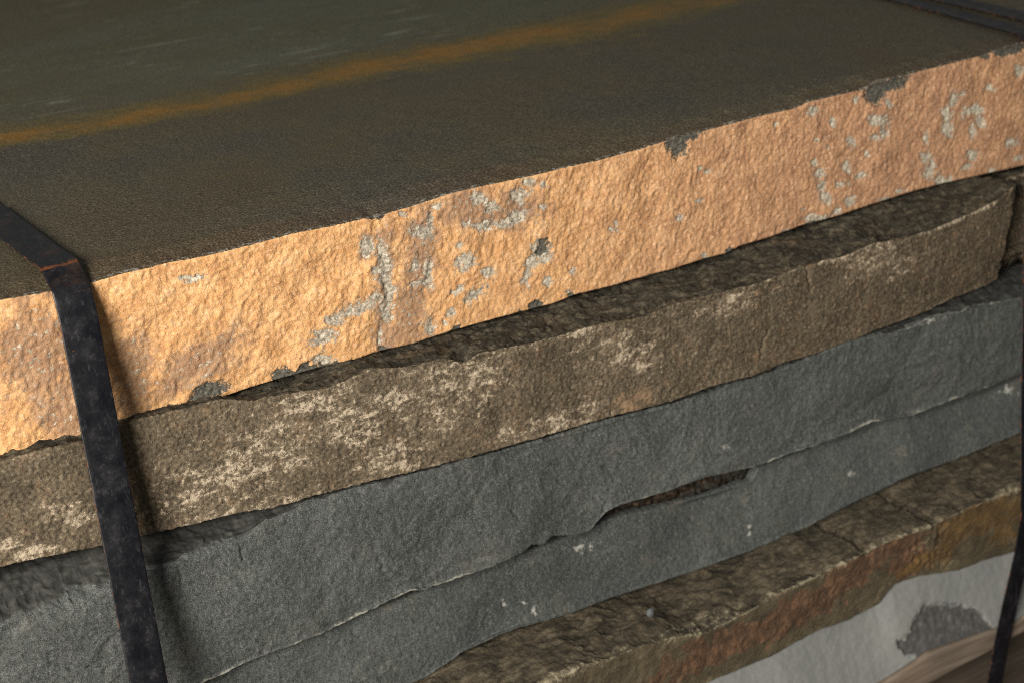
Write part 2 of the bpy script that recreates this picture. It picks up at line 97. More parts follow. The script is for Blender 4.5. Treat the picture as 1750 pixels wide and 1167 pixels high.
# ------------------------------------------------------------------ node helper
class NT:
    def __init__(s,name):
        s.m=bpy.data.materials.new(name); s.m.use_nodes=True; s.t=s.m.node_tree; s.n=s.t.nodes; s.b=s.n['Principled BSDF']
        s.co=s.n.new('ShaderNodeTexCoord').outputs['Object']
    def L(s,a,b):
        if hasattr(a,'is_output') or hasattr(a,'links'): s.t.links.new(a,b)
        else:
            try: b.default_value=a
            except Exception: b.default_value=(*a,1) if len(a)==3 else a
    def map(s,sc_,rot=(0,0,0)):
        n=s.n.new('ShaderNodeMapping'); s.L(s.co,n.inputs[0]); n.inputs['Scale'].default_value=sc_; n.inputs['Rotation'].default_value=rot; return n.outputs[0]
    def noise(s,scale,detail=3,rough=.55,vec=None,dist=0.,col=False):
        n=s.n.new('ShaderNodeTexNoise'); s.L(vec if vec is not None else s.co,n.inputs['Vector']); n.inputs['Scale'].default_value=scale
        n.inputs['Detail'].default_value=detail; n.inputs['Roughness'].default_value=rough; n.inputs['Distortion'].default_value=dist
        return n.outputs['Color' if col else 'Fac']
    def vor(s,scale,vec=None,feat='F1'):
        n=s.n.new('ShaderNodeTexVoronoi'); s.L(vec if vec is not None else s.co,n.inputs['Vector']); n.inputs['Scale'].default_value=scale; n.feature=feat; return n.outputs['Distance']
    def ma(s,op,a,b=0.,c=None,clamp=False):
        n=s.n.new('ShaderNodeMath'); n.operation=op; n.use_clamp=clamp; s.L(a,n.inputs[0]); s.L(b,n.inputs[1])
        if c is not None: s.L(c,n.inputs[2])
        return n.outputs[0]
    def st(s,v,a,b,lo=0.,hi=1.):
        n=s.n.new('ShaderNodeMapRange'); n.interpolation_type='SMOOTHSTEP'; s.L(v,n.inputs[0]); n.inputs[1].default_value=a; n.inputs[2].default_value=b; n.inputs[3].default_value=lo; n.inputs[4].default_value=hi; return n.outputs[0]
    def mix(s,f,a,b,mode='MIX'):
        n=s.n.new('ShaderNodeMix'); n.data_type='RGBA'; n.blend_type=mode; n.clamp_factor=True; s.L(f,n.inputs[0]); s.L(a,n.inputs[6]); s.L(b,n.inputs[7]); return n.outputs[2]
    def ramp(s,v,stops):
        n=s.n.new('ShaderNodeValToRGB'); s.L(v,n.inputs[0]); e=n.color_ramp.elements
        while len(e)<len(stops): e.new(.5)
        for q,(p,c) in zip(e,stops): q.position=p; q.color=(*c,1)
        return n.outputs[0]
    def attr(s,name):
        n=s.n.new('ShaderNodeAttribute'); n.attribute_name=name; q=s.n.new('ShaderNodeSeparateColor'); s.L(n.outputs['Color'],q.inputs[0]); return q.outputs
    def pos(s):
        q=s.n.new('ShaderNodeSeparateXYZ'); s.L(s.co,q.inputs[0]); return q.outputs
    def fin(s,col,rough,bumps=(),spec=.35,metal=0.):
        s.L(col,s.b.inputs['Base Color']); s.L(rough,s.b.inputs['Roughness']); s.L(spec,s.b.inputs['Specular IOR Level']); s.L(metal,s.b.inputs['Metallic'])
        prev=None
        for h,d,st in bumps:
            n=s.n.new('ShaderNodeBump'); s.L(h,n.inputs['Height']); n.inputs['Distance'].default_value=d; n.inputs['Strength'].default_value=st
            if prev is not None: s.L(prev,n.inputs['Normal'])
            prev=n.outputs[0]
        if prev is not None: s.L(prev,s.b.inputs['Normal'])
        return s.m
# ------------------------------------------------------------------ stone builder
def cv(C,x,k,lo=None,hi=None):
    A=np.array(C); o=np.argsort(A[:,0]); v=np.interp(x,A[o,0],A[o,k]); return v
def xgrid(a,b,step,A=-.8,B=1.15):
    l=np.arange(A,a,.006); m=np.arange(a,b,step); r=np.append(np.arange(b,B,.006),B); return np.concatenate([l,m,r])
def add_obj(name,V,F,mat,parent=None,cols={},smooth=True,org=None,ngons=()):
    V=np.asarray(V,float).reshape(-1,3)
    if org is None: org=np.array([V[:,0].mean(),V[:,1].mean(),V[:,2].min()])
    me=bpy.data.meshes.new(name); F=np.asarray(F)
    nq=len(F); loops=F.ravel().astype(np.int32); starts=np.arange(nq)*4; tot=np.full(nq,4)
    for g in ngons:
        starts=np.append(starts,len(loops)); tot=np.append(tot,len(g)); loops=np.append(loops,np.asarray(g,np.int32))
    me.vertices.add(len(V)); me.vertices.foreach_set('co',(V-org).astype(np.float32).ravel())
    me.loops.add(len(loops)); me.loops.foreach_set('vertex_index',loops.astype(np.int32))
    me.polygons.add(len(starts)); me.polygons.foreach_set('loop_start',starts.astype(np.int32)); me.polygons.foreach_set('loop_total',tot.astype(np.int32))
    me.update(calc_edges=True); me.validate()
    if smooth: me.polygons.foreach_set('use_smooth',np.ones(len(me.polygons),bool))
    for k,c in cols.items():
        a=me.color_attributes.new(k,'FLOAT_COLOR','POINT'); full=np.ones((len(V),4),np.float32); full[:,:3]=np.asarray(c).reshape(-1,3); a.data.foreach_set('color',full.ravel())
    me.materials.append(mat); o=bpy.data.objects.new(name,me); sc.collection.objects.link(o); o.location=Vector(org)
    if parent is not None:
        o.parent=parent; o.location=Vector(org)-parent.location
    return o
def grid_faces(nr,nc,wrap=False):
    i=np.arange(nr if wrap else nr-1); j=np.arange(nc-1); I,J=np.meshgrid(i,j,indexing='ij'); I2=(I+1)%nr
    return np.stack([I*nc+J,I2*nc+J,I2*nc+J+1,I*nc+J+1],-1).reshape(-1,4)
def smooth_rows(P,n):
    for _ in range(n):
        Q=P.copy(); Q[1:-1]=.25*P[:-2]+.5*P[1:-1]+.25*P[2:]; P=Q
    return P
def slab(name,xs,ctrl,rows,disp,cols,mat,sm=2,soft=None):
    """ctrl: list of (y(x), z(x)) ; rows: per segment parameter arrays"""
    P=[];seg=[];tt=[]
    for k in range(len(ctrl)-1):
        (ya,za),(yb,zb)=ctrl[k],ctrl[k+1]
        T=rows[k]
        for t in T: P.append(np.stack([xs,ya*(1-t)+yb*t,za*(1-t)+zb*t],-1)); seg.append(k); tt.append(t)
    P.append(np.stack([xs,ctrl[-1][0]+0*xs,ctrl[-1][1]+0*xs],-1)); seg.append(len(ctrl)-2); tt.append(1.)
    P=np.array(P); seg=np.array(seg); tt=np.array(tt)
    Q=smooth_rows(P,sm)
    if soft is not None:
        n_,xm=soft; Q2=smooth_rows(P,n_); rw_=((seg==1)|((seg==2)&(tt<.6))).astype(float); rw_=np.convolve(rw_,np.ones(9)/9,'same')
        wgt=(rw_[:,None]*xm[None])[...,None]; Q=Q*(1-wgt)+Q2*wgt
    du=np.gradient(Q,axis=1); dv=np.gradient(Q,axis=0); N=np.cross(du,-dv); N=-N/np.maximum(np.linalg.norm(N,axis=-1,keepdims=True),1e-9)
    # outward = away from the stone's middle
    mid=np.array([np.mean(np.concatenate([np.atleast_1d(c[0]) for c in ctrl[1:-1]]))+.15, np.mean([np.mean(c[1]) for c in ctrl])])
    rr=np.where(seg==2)[0]; r0=rr[len(rr)//2] if len(rr) else len(seg)//2
    if N[r0,len(xs)//2,1]>0: N=-N
    ds=np.linalg.norm(np.diff(P.mean(1),axis=0),axis=-1); s=np.concatenate([[0],np.cumsum(ds)])
    S=np.repeat(s[:,None],len(xs),1); X=Q[...,0]; G=dict(X=X,Y=Q[...,1],Z=Q[...,2],S=S,seg=seg[:,None]+0*X,t=tt[:,None]+0*X)
    C={k:np.stack(v,-1) for k,v in cols(G).items()}
    D=disp(G); Q=Q+N*D[...,None]
    nr,nc=Q.shape[:2]; F=grid_faces(nr,nc,True)
    if N[r0,len(xs)//2,1]<0: pass
    v=Q.reshape(-1,3)
    # orient outward
    m=r0*(nc-1)+nc//2; a,b,c,d=v[F[m]]
    if np.cross(b-a,d-a)[1]>0: F=F[:,::-1]
    left=[r*nc for r in range(nr)]; right=[r*nc+nc-1 for r in range(nr)]
    return add_obj(name,v,F,mat,cols=C,ngons=(left,right[::-1]))
def lin(n): return np.linspace(0,1,n,endpoint=False)
def tag(o,label,cat,group=None,kind=None):
    o['label']=label; o['category']=cat
    if group: o['group']=group
    if not kind: o['kind']='thing'
    if kind: o['kind']=kind
    return o
DEEP=.80
def edge_d(G,k):      # distance in metres (approx) from control corner k along the profile
    s=G['S'][:,0]; sg=G['seg'][:,0]; i=np.where(sg>=k)[0][0]; return G['S']-s[i]
# ------------------------------------------------------------------ materials
def mat_top_slab():
    n=NT('orange_crust_stone'); A=n.attr('mA'); B=n.attr('mB')   # A: gray, dark, brown ; B: top, rust line, edge strip
    p=n.pos()
    # orange crust
    big=n.noise(9,3,.6); md=n.noise(60,4,.6); fn=n.noise(330,4,.65); ff=n.noise(900,2,.6)
    xr=n.st(p[0],-.30,.32)      # crust turns pinker towards the right
    cy=n.ramp(md,[(.25,(.36,.18,.070)),(.45,(.56,.305,.125)),(.60,(.66,.39,.175)),(.8,(.72,.47,.27))])
    cp=n.ramp(md,[(.25,(.25,.13,.075)),(.45,(.38,.205,.115)),(.62,(.46,.26,.145)),(.8,(.50,.30,.18))])
    xw=n.ma('ADD',xr,n.ma('MULTIPLY',n.ma('SUBTRACT',big,.5),.9),clamp=True)
    o=n.mix(xw,cy,cp)
    fz=n.noise(1050,3,.8); o=n.mix(n.st(fz,.53,.66,0,.55),o,(.80,.58,.38)); o=n.mix(n.st(fz,.47,.36,0,.55),o,n.mix(xw,(.36,.19,.09),(.22,.12,.075))); o=n.mix(n.st(fn,.54,.72,0,.5),o,(.78,.56,.40)); o=n.mix(n.st(fn,.46,.32,0,.7),o,n.mix(xw,(.42,.20,.085),(.24,.13,.08)))
    pit=n.st(n.noise(140,3,.7,dist=.6),.36,.28,0,1); o=n.mix(n.ma('MULTIPLY',n.st(n.noise(230,4,.75,dist=.6),.40,.33),n.st(n.noise(16,3),.46,.62,.10,.9)),o,(.12,.085,.06))
    # brown weathering, plus a tall brown patch right of the left strap
    br=n.ma('MULTIPLY',n.st(n.ma('ADD',A[2],n.ma('MULTIPLY',n.ma('SUBTRACT',n.noise(90,4,.7),.5),1.6)),.30,.80),.72)
    o=n.mix(br,o,(.235,.145,.097))
    rag=n.ma('ADD',n.ma('MULTIPLY',n.ma('SUBTRACT',n.noise(210,6,.78,dist=.8),.5),1.75),n.ma('MULTIPLY',n.ma('SUBTRACT',n.noise(620,3,.6),.5),.8))
    # gray bare stone showing through the crust
    spk=n.ma('MULTIPLY',n.st(A[2],.3,.8),n.st(n.noise(230,4,.75),.57,.61))
    g0=n.ma('ADD',A[0],rag)
    rim=n.st(g0,.44,.56)
    g=n.ma('MAXIMUM',n.st(g0,.53,.60),n.ma('MULTIPLY',spk,.9))
    gc=n.ramp(n.noise(420,4,.7),[(.3,(.13,.11,.085)),(.46,(.33,.295,.235)),(.62,(.58,.53,.43))])
    gc=n.mix(n.st(p[0],.15,.4,0,.6),gc,n.ramp(n.noise(420,4,.7),[(.3,(.20,.185,.145)),(.46,(.46,.425,.33)),(.64,(.62,.58,.47))]))
    o=n.mix(n.ma('MULTIPLY',rim,.75),o,(.24,.19,.16)); o=n.mix(g,o,gc)
    rag2=n.ma('MULTIPLY',rag,.62)
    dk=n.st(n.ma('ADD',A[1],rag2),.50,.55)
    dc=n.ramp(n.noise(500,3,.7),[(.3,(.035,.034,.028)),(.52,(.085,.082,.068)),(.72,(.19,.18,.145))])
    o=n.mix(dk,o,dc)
    # top surface
    t1=n.noise(7,4,.6); t2=n.noise(750,3,.75); t3=n.noise(60,5,.7,vec=n.map((.35,1,1),(0,0,.25)))
    tb=n.ramp(t1,[(.35,(.056,.042,.023)),(.5,(.060,.050,.030)),(.65,(.046,.043,.035))])
    far=n.st(B[2],.5,.62)         # beyond the rust line: greener
    tf=n.ramp(n.noise(10,4,.6,vec=n.map((.4,1,1))),[(.32,(.056,.052,.024)),(.5,(.066,.068,.040)),(.68,(.074,.080,.056))])
    t=n.mix(far,tb,tf)
    farx=n.st(B[2],.80,.95); t=n.mix(n.ma('MULTIPLY',farx,.55),t,(.060,.046,.016))
    streak=n.ma('MULTIPLY',n.ma('MULTIPLY',far,n.st(n.noise(55,4,.65,vec=n.map((.22,1.6,1),(0,0,-.1)),dist=.8),.56,.72)),n.st(n.noise(9,2),.45,.6)); t=n.mix(n.ma('MULTIPLY',streak,1.),t,(.24,.25,.20))
    rl=n.ma('ADD',B[1],n.ma('MULTIPLY',n.ma('SUBTRACT',n.noise(60,5,.7,vec=n.map((.5,1,1))),.5),1.3))
    t=n.mix(n.st(rl,.05,.5,0,.75),t,(.110,.082,.014)); t=n.mix(n.ma('MULTIPLY',n.st(rl,.36,.95),n.st(n.noise(600,2,.7),.2,.6,.65,1)),t,(.205,.098,.007))
    es=n.st(n.ma('ADD',A[2],n.ma('MULTIPLY',n.ma('SUBTRACT',n.noise(22,4,.6,vec=n.map((.5,1,1))),.5),2.)),.45,1.15,0,.6)
    t=n.mix(n.ma('MULTIPLY',es,B[0]),t,(.060,.033,.017))
    t=n.mix(n.st(t2,.51,.62,0,.62),t,(.125,.112,.080)); t=n.mix(n.st(t2,.49,.38,0,.8),t,(.013,.012,.010))
    t=n.mix(n.st(n.noise(480,3,.8),.58,.68,0,.6),t,(.20,.18,.14)); t=n.mix(n.st(t3,.42,.25,0,.45),t,(.03,.028,.024))
    # thin pale-black chipped arris line
    al=n.ma('MULTIPLY',n.st(A[1],.35,.6),n.st(n.noise(300,3,.7),.5,.62,0,.8)); t=n.mix(al,t,(.24,.24,.22))
    col=n.mix(n.st(n.ma('ADD',B[0],n.ma('MULTIPLY',rag,.25)),.47,.53),o,t)
    h=n.ma('ADD',n.ma('MULTIPLY',fn,.7),n.ma('MULTIPLY',ff,.3))
    hh=n.ma('ADD',n.noise(210,6,.75),n.ma('MULTIPLY',g,-.25))
    topk=n.ma('MULTIPLY',n.ma('SUBTRACT',1.,B[0]),1.)
    hf=n.ma('MULTIPLY',hh,n.ma('ADD',n.ma('MULTIPLY',topk,.88),.12))
    return n.fin(col,n.mix(B[0],(.9,.9,.9),(.62,.62,.62)),[(hf,.0012,.6),(h,.0011,.9),(t2,.00045,.6)],spec=.30)
def mat_brown():
    n=NT('brown_streaked_stone'); A=n.attr('mA'); B=n.attr('mB')   # A: pale density, orange, edge ; B: ledge, -, -
    md=n.noise(38,4,.6); fn=n.noise(420,4,.7); ff=n.noise(1000,2,.7); p=n.pos()
    c=n.ramp(md,[(.3,(.060,.048,.031)),(.5,(.090,.072,.047)),(.68,(.125,.100,.067))])
    c=n.mix(n.st(p[0],-.1,.45,0,.55),c,n.ramp(md,[(.3,(.048,.036,.023)),(.6,(.078,.059,.038))]))
    c=n.mix(n.st(n.noise(80,4,.7),.54,.7,0,.5),c,(.19,.115,.065))
    c=n.mix(n.st(fn,.52,.66,0,.6),c,(.25,.20,.14)); c=n.mix(n.st(fn,.48,.36,0,.8),c,(.030,.023,.016))
    v=n.map((.7,1,1.35),(0,-.5,0)); s1=n.noise(92,8,.74,vec=v,dist=.7); s2=n.noise(330,5,.8)
    s=n.ma('ADD',n.ma('ADD',s1,n.ma('MULTIPLY',n.ma('SUBTRACT',s2,.5),.85)),n.ma('MULTIPLY',n.ma('SUBTRACT',A[0],.5),.22))
    c=n.mix(n.st(s,.53,.62,0,.55),c,(.21,.165,.115)); c=n.mix(n.st(s,.628,.70,0,.88),c,(.42,.355,.265))
    c=n.mix(n.st(n.ma('ADD',A[1],n.ma('MULTIPLY',n.ma('SUBTRACT',n.noise(120,5,.8),.5),1.8)),.55,1.0,0,.6),c,(.33,.215,.13))
    e=n.st(n.ma('ADD',A[2],n.ma('MULTIPLY',n.ma('SUBTRACT',n.noise(130,6,.85),.5),4.2)),.85,1.5,0,.8); c=n.mix(e,c,(.50,.42,.31))
    lc=n.ramp(n.noise(95,7,.78,vec=n.map((.55,1.3,1),(0,0,-.6)),dist=.8),[(.36,(.009,.008,.0055)),(.5,(.034,.029,.020)),(.62,(.105,.090,.062))])  # dark ledge stone; its light-dark wrinkles paint in relief shading
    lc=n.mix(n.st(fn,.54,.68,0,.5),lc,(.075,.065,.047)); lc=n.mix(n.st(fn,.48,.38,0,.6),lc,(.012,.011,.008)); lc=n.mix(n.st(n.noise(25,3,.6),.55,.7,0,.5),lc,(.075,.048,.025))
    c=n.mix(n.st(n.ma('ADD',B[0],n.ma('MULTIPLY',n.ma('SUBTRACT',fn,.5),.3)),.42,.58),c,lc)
    return n.fin(c,.85,[(n.noise(120,6,.72,vec=n.map((.7,1,1),(0,0,-.5))),.0024,.75),(fn,.0010,.8),(ff,.0005,.6)],spec=.3)
def mat_gray(name,tone,var,warm,edgecol,lich=(.30,.31,.30),blue=0.):
    n=NT(name); A=n.attr('mA')      # speck, edge, ledge
    md=n.noise(22,4,.6); fn=n.noise(520,4,.75,vec=n.map((1,1,.55),(0,.5,0))); ff=n.noise(1300,2,.7)
    a,b,c_=[tuple(x*k for x in tone) for k in (1-var,1,1+var)]
    c=n.ramp(md,[(.3,a),(.5,b),(.7,c_)])
    c=n.mix(n.st(n.noise(30,3,.6),.56,.72,0,warm),c,(.20,.17,.12)); c=n.mix(n.st(n.noise(7,5,.65),.56,.36,0,.6),c,tuple(x*.5 for x in tone)); c=n.mix(n.st(n.noise(9,3,.6,vec=n.map((1,1,1.01),(.3,0,0))),.52,.7,0,.4),c,tuple(x*1.5 for x in tone))
    c=n.mix(n.st(fn,.51,.66,0,.62),c,tuple(x*1.9 for x in tone)); c=n.mix(n.st(fn,.49,.36,0,.7),c,tuple(x*.28 for x in tone))
    c=n.mix(n.st(ff,.53,.64,0,.6),c,tuple(x*2.9 for x in tone)); c=n.mix(n.st(ff,.47,.37,0,.6),c,tuple(x*.3 for x in tone))
    c=n.mix(n.st(n.noise(120,5,.8),.62,.74,0,.5),c,lich)
    c=n.mix(n.st(n.ma('ADD',A[0],n.ma('MULTIPLY',n.ma('SUBTRACT',n.noise(200,5,.8),.5),3.)),.72,1.05,0,.7),c,(.44,.44,.41))
    e=n.st(n.ma('ADD',A[1],n.ma('MULTIPLY',n.ma('SUBTRACT',n.noise(70,5,.75),.5),2.4)),.75,1.2,0,.7); c=n.mix(e,c,edgecol)
    lc=n.ramp(n.noise(150,4,.7,vec=n.map((.5,1,1),(0,-.3,0))),[(.3,(.012,.0125,.012)),(.5,(.026,.027,.0255)),(.7,(.055,.055,.050))])  # ledge tones lowered so the narrow shadow there is painted in
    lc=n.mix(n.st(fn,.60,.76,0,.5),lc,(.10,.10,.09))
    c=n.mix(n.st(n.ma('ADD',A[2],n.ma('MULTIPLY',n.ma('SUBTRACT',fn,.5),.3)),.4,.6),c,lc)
    return n.fin(c,.75,[(n.noise(140,5,.7,vec=n.map((1,1,.6),(0,.5,0))),.0010,.4),(fn,.0005,.6),(ff,.0003,.5)],spec=.35)
def mat_five():
    n=NT('rusty_brown_stone'); A=n.attr('mA'); B=n.attr('mB')  # A: red, ochre, edge ; B: ledge
    md=n.noise(45,5,.65,dist=.8); fn=n.noise(420,4,.7)
    c=n.ramp(md,[(.3,(.055,.045,.027)),(.5,(.095,.078,.048)),(.7,(.15,.12,.073))])
    jit=n.ma('MULTIPLY',n.ma('SUBTRACT',n.noise(40,4,.7,dist=.5),.5),.9)
    rc=n.ramp(n.noise(110,5,.7,vec=n.map((1.3,1,.6),(0,.5,0))),[(.32,(.038,.022,.015)),(.5,(.110,.058,.034)),(.68,(.25,.135,.075))])
    c=n.mix(n.st(n.ma('ADD',A[0],jit),.42,.54,0,.8),c,rc)
    c=n.mix(n.st(n.ma('ADD',A[1],jit),.40,.70,0,.85),c,n.ramp(md,[(.3,(.070,.044,.018)),(.7,(.18,.105,.035))]))
    c=n.mix(n.st(fn,.57,.75,0,.4),c,(.30,.24,.16)); c=n.mix(n.st(fn,.45,.28,0,.6),c,(.035,.028,.02))
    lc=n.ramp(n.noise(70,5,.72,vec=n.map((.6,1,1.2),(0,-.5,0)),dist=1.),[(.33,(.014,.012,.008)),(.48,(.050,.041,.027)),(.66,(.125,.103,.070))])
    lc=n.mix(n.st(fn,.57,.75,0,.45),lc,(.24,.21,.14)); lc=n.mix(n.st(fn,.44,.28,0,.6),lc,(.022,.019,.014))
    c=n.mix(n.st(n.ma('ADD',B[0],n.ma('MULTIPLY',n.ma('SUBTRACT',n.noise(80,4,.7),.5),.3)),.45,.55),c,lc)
    e=n.st(n.ma('ADD',A[2],n.ma('MULTIPLY',n.ma('SUBTRACT',n.noise(150,6,.85),.5),4.)),.60,1.3,0,.85); c=n.mix(e,c,(.36,.32,.225))
    return n.fin(c,.85,[(n.noise(80,7,.75,dist=.5),.0045,.85),(fn,.0011,.8)],spec=.3)
def mat_pale():
    n=NT('pale_gray_stone'); A=n.attr('mA')
    c=n.ramp(n.noise(14,3,.5),[(.3,(.135,.143,.143)),(.55,(.165,.174,.174)),(.75,(.185,.190,.182))])
    c=n.mix(n.st(n.noise(500,3,.7),.4,.7,0,.25),c,(.27,.275,.27)); c=n.mix(n.st(n.noise(40,4,.6),.6,.75,0,.3),c,(.18,.185,.165))
    d=n.st(n.ma('ADD',A[0],n.ma('MULTIPLY',n.ma('SUBTRACT',n.noise(90,4,.65),.5),.35)),.48,.56)
    c=n.mix(d,c,n.ramp(n.noise(160,4,.7),[(.3,(.045,.046,.046)),(.55,(.072,.072,.072)),(.78,(.14,.14,.13))]))
    return n.fin(c,.8,[(n.noise(60,4,.6),.0015,.4),(n.noise(500,3,.6),.0006,.5)],spec=.3)
def mat_strap():
    n=NT('black_banded_steel'); A=n.attr('mA')     # edge, crease, along
    sv=n.map((1,1,.06)); s=n.noise(420,4,.65,vec=sv); b=n.noise(90,5,.7); f=n.noise(500,4,.7)
    c=n.ramp(b,[(.35,(.003,.0035,.0055)),(.55,(.005,.0055,.008)),(.75,(.014,.014,.016))])
    c=n.mix(n.st(n.ma('ADD',f,n.ma('MULTIPLY',n.ma('SUBTRACT',b,.5),.8)),.60,.74,0,.35),c,(.05,.05,.054)); c=n.mix(n.st(s,.58,.70,0,.4),c,(.050,.052,.060))
    c=n.mix(n.st(n.noise(24,4,.7),.68,.76,0,.35),c,(.10,.066,.034))
    r=n.ma('ADD',n.ma('MAXIMUM',A[0],A[1]),n.ma('MULTIPLY',n.ma('SUBTRACT',n.noise(150,4,.7),.5),.9))
    k=n.st(r,.62,.86); c=n.mix(k,c,n.ramp(n.noise(400,3,.6),[(.35,(.06,.02,.009)),(.65,(.20,.06,.016))]))
    pz=n.n.new('ShaderNodeNewGeometry').outputs['Normal']; q=n.n.new('ShaderNodeSeparateXYZ'); n.L(pz,q.inputs[0]); c=n.mix(n.ma('MULTIPLY',n.ma('MULTIPLY',n.st(q.outputs[2],.6,.9),n.st(n.noise(60,5,.75),.46,.70)),.35),c,(.060,.032,.020)); sp=n.ma('MULTIPLY',n.st(n.noise(170,3,.7),.70,.78),.6); c=n.mix(sp,c,(.16,.055,.02))
    ro=n.ma('ADD',n.ma('MULTIPLY',k,.35),n.st(b,.3,.7,.34,.55))
    return n.fin(c,ro,[(n.noise(45,3,.5),.0016,.35),(f,.0003,.5)],spec=.32,metal=.0)
def mat_wood(name,dark=1.):
    n=NT(name); v=n.map((.05,1,1)); g=n.noise(170,5,.6,vec=v,dist=.6); b=n.noise(12,3,.6)
    c=n.ramp(g,[(.3,tuple(dark*x for x in(.09,.072,.055))),(.55,tuple(dark*x for x in(.15,.122,.097))),(.75,tuple(dark*x for x in(.20,.165,.135)))])
    c=n.mix(n.st(b,.5,.7,0,.4),c,tuple(dark*x for x in(.20,.15,.11))); return n.fin(c,.85,[(g,.001,.6)],spec=.2)
def mat_bark():
    n=NT('crumbly_brown_debris'); g=n.noise(260,5,.7,vec=n.map((.5,1,1)))
    c=n.ramp(g,[(.3,(.008,.006,.0045)),(.5,(.026,.019,.0135)),(.7,(.095,.070,.050))]); c=n.mix(n.st(n.noise(45,2),.55,.62,0,.8),c,(.03,.03,.027))  # brown debris, tones darkened to put the gap's shadow into the colour
    return n.fin(c,.95,[(g,.002,.9)],spec=.1)
def mat_ground():
    n=NT('dark_brown_earth'); c=n.ramp(n.noise(12,6,.7),[(.3,(.045,.032,.025)),(.55,(.085,.062,.047)),(.75,(.14,.105,.085))]); c=n.mix(n.st(n.noise(3,3),.55,.7,0,.5),c,(.12,.05,.02))
    return n.fin(c,.95,[(n.noise(60,5,.7),.01,.7)],spec=.15)
# ------------------------------------------------------------------ setting
xs=np.linspace(-9,9,181); ys=np.linspace(-8,10,181); XX,YY=np.meshgrid(xs,ys)
ZZ=-.70+.01*fbm(XX*1.5,YY*1.5,3,9)
gr=add_obj('ground',np.stack([XX,YY,ZZ],-1),grid_faces(181,181)[:,::-1],mat_ground(),org=np.array([0,0,-.7])); gr['kind']='structure'
# ------------------------------------------------------------------ the six stones
LZ=lambda C,x: cv(C,x,2)
# slab 1
x=xgrid(-.42,.60,.00085); ya=cv(CA1,x,1); za=LZ(CA1,x); yb=cv(CB1,x,1); zb=LZ(CB1,x)
zs=np.convolve(np.pad(za,40,mode='edge'),np.ones(81)/81,'valid'); za=za+.0003*fbm(x*260,0*x,3,40)
ztop=.0115
dist=np.array([0,.0006,.0013,.002,.0028,.0036,.0045,.0055,.0066,.0078,.0092,.011,.013,.0155,.0185,.022,.026,.031,.037,.044,.052])
def slab1():
    back=(0*x+1.0,0*x+ztop); mid=(0*x+.055,0*x+ztop); roll=(0*x+.020,0*x+ztop*.55+za*.45+.0015)
    roll=(roll[0],np.minimum(ztop-.0005,zs+.0055))
    ctrl=[back,mid,roll,(ya,za),(yb+.0005,zb),(yb+.05,zb+.004),(0*x+1.0,0*x+float(zb.max())+.004)]
    rows=[lin(160)**.8,lin(16),lin(22),lin(125),lin(14),lin(4)]
    def disp(G):
        X,Z,S,g=G['X'],G['Z'],G['S'],G['seg']
        e=edge_d(G,3); face=(g==3).astype(float); depth=edge_d(G,4)
        fm=sst(e,-.0005,.003)*sst(-depth,-.0005,.003)*1.
        wx=X+.004*fbm(X*40,Z*40,2,11); wz=Z+.004*fbm(X*40,Z*40,2,12)
        D=.68*fm*(.0022*fbm(X*20,Z*20,3,1)+.0008*fbm(wx*40+wz*20,wz*40,4,2)+.0013*ridge(wx*26-wz*20,wz*14+wx*9,3,4)-.0006+.0009*ridge(wx*60-wz*34,wz*16+wx*28,4,12)-.0004+.0005*ridge(wx*90-wz*75,wz*60+wx*40,5,6)+.00038*fbm(wx*240-wz*60,wz*200+wx*40,4,5)+.00035*fbm(X*480,Z*480,2,8))
        D+=.0006*fbm(X*260,S*260,3,9)*sst(e,-.005,-.001)*sst(-depth,-.001,.003)
        gm=blob(X,Z,GRAY1); dm=blob(X,Z,DARK1)
        D-=fm*(.0007*sst(gm,.4,.6)+.0014*sst(dm,.42,.58)+.0008*crack(X,Z,CRK1,.004,.003))
        top=sst(-e,.0,.012); D+=top*(.0006*fbm(X*6,S*6,3,20)+.00025*fbm(X*60,S*90,3,21))
        roll=sst(-e,.0,.004)*(1-sst(-e,.01,.05)); D+=roll*(.0007*fbm(X*50,S*50,3,31))
        return D
    def cols(G):
        X,Z,Y,S,g=G['X'],G['Z'],G['Y'],G['S'],G['seg']
        e=edge_d(G,3); top=np.where(e<0,1.,0.)
        face=1-top
        gray=blob(X,Z,GRAY1)*face; dark=blob(X,Z,DARK1)*face
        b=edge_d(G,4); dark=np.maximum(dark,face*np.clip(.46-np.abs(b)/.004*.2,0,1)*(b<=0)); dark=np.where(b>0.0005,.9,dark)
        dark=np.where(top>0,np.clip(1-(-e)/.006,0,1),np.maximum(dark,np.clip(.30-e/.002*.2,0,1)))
        brown=np.where(top>0,np.clip(1-Y/.05,0,1),blob(X,Z,BROWN1))
        RX,RY=np.array(RUSTLINE).T; yl=np.interp(X,RX,RY)+.006*fbm(X*9,0*X,2,77)
        rl=np.exp(-((Y-yl)/(.025+.020*np.clip((X+.05)/.3,0,1)))**2)*top*(1-.15*sst(X,.1,.4))*(.82+.3*fbm(X*14,Y*20,3,78)); rl=np.maximum(rl,.45*np.exp(-(np.maximum(Y-yl,0)/.05)**2)*top*(Y>yl))
        far=np.clip(.5+(Y-yl)/.9,0,1)
        return dict(mA=(gray,dark,brown),mB=(top,rl,far))
    return slab('stone_slab',x,ctrl,rows,disp,cols,mat_top_slab(),2)
G_='stacked stone slabs bound by the steel straps'
s1=tag(slab1(),'topmost slab with bright orange front face and dark top crossed by a rust line','stone slab',G_)
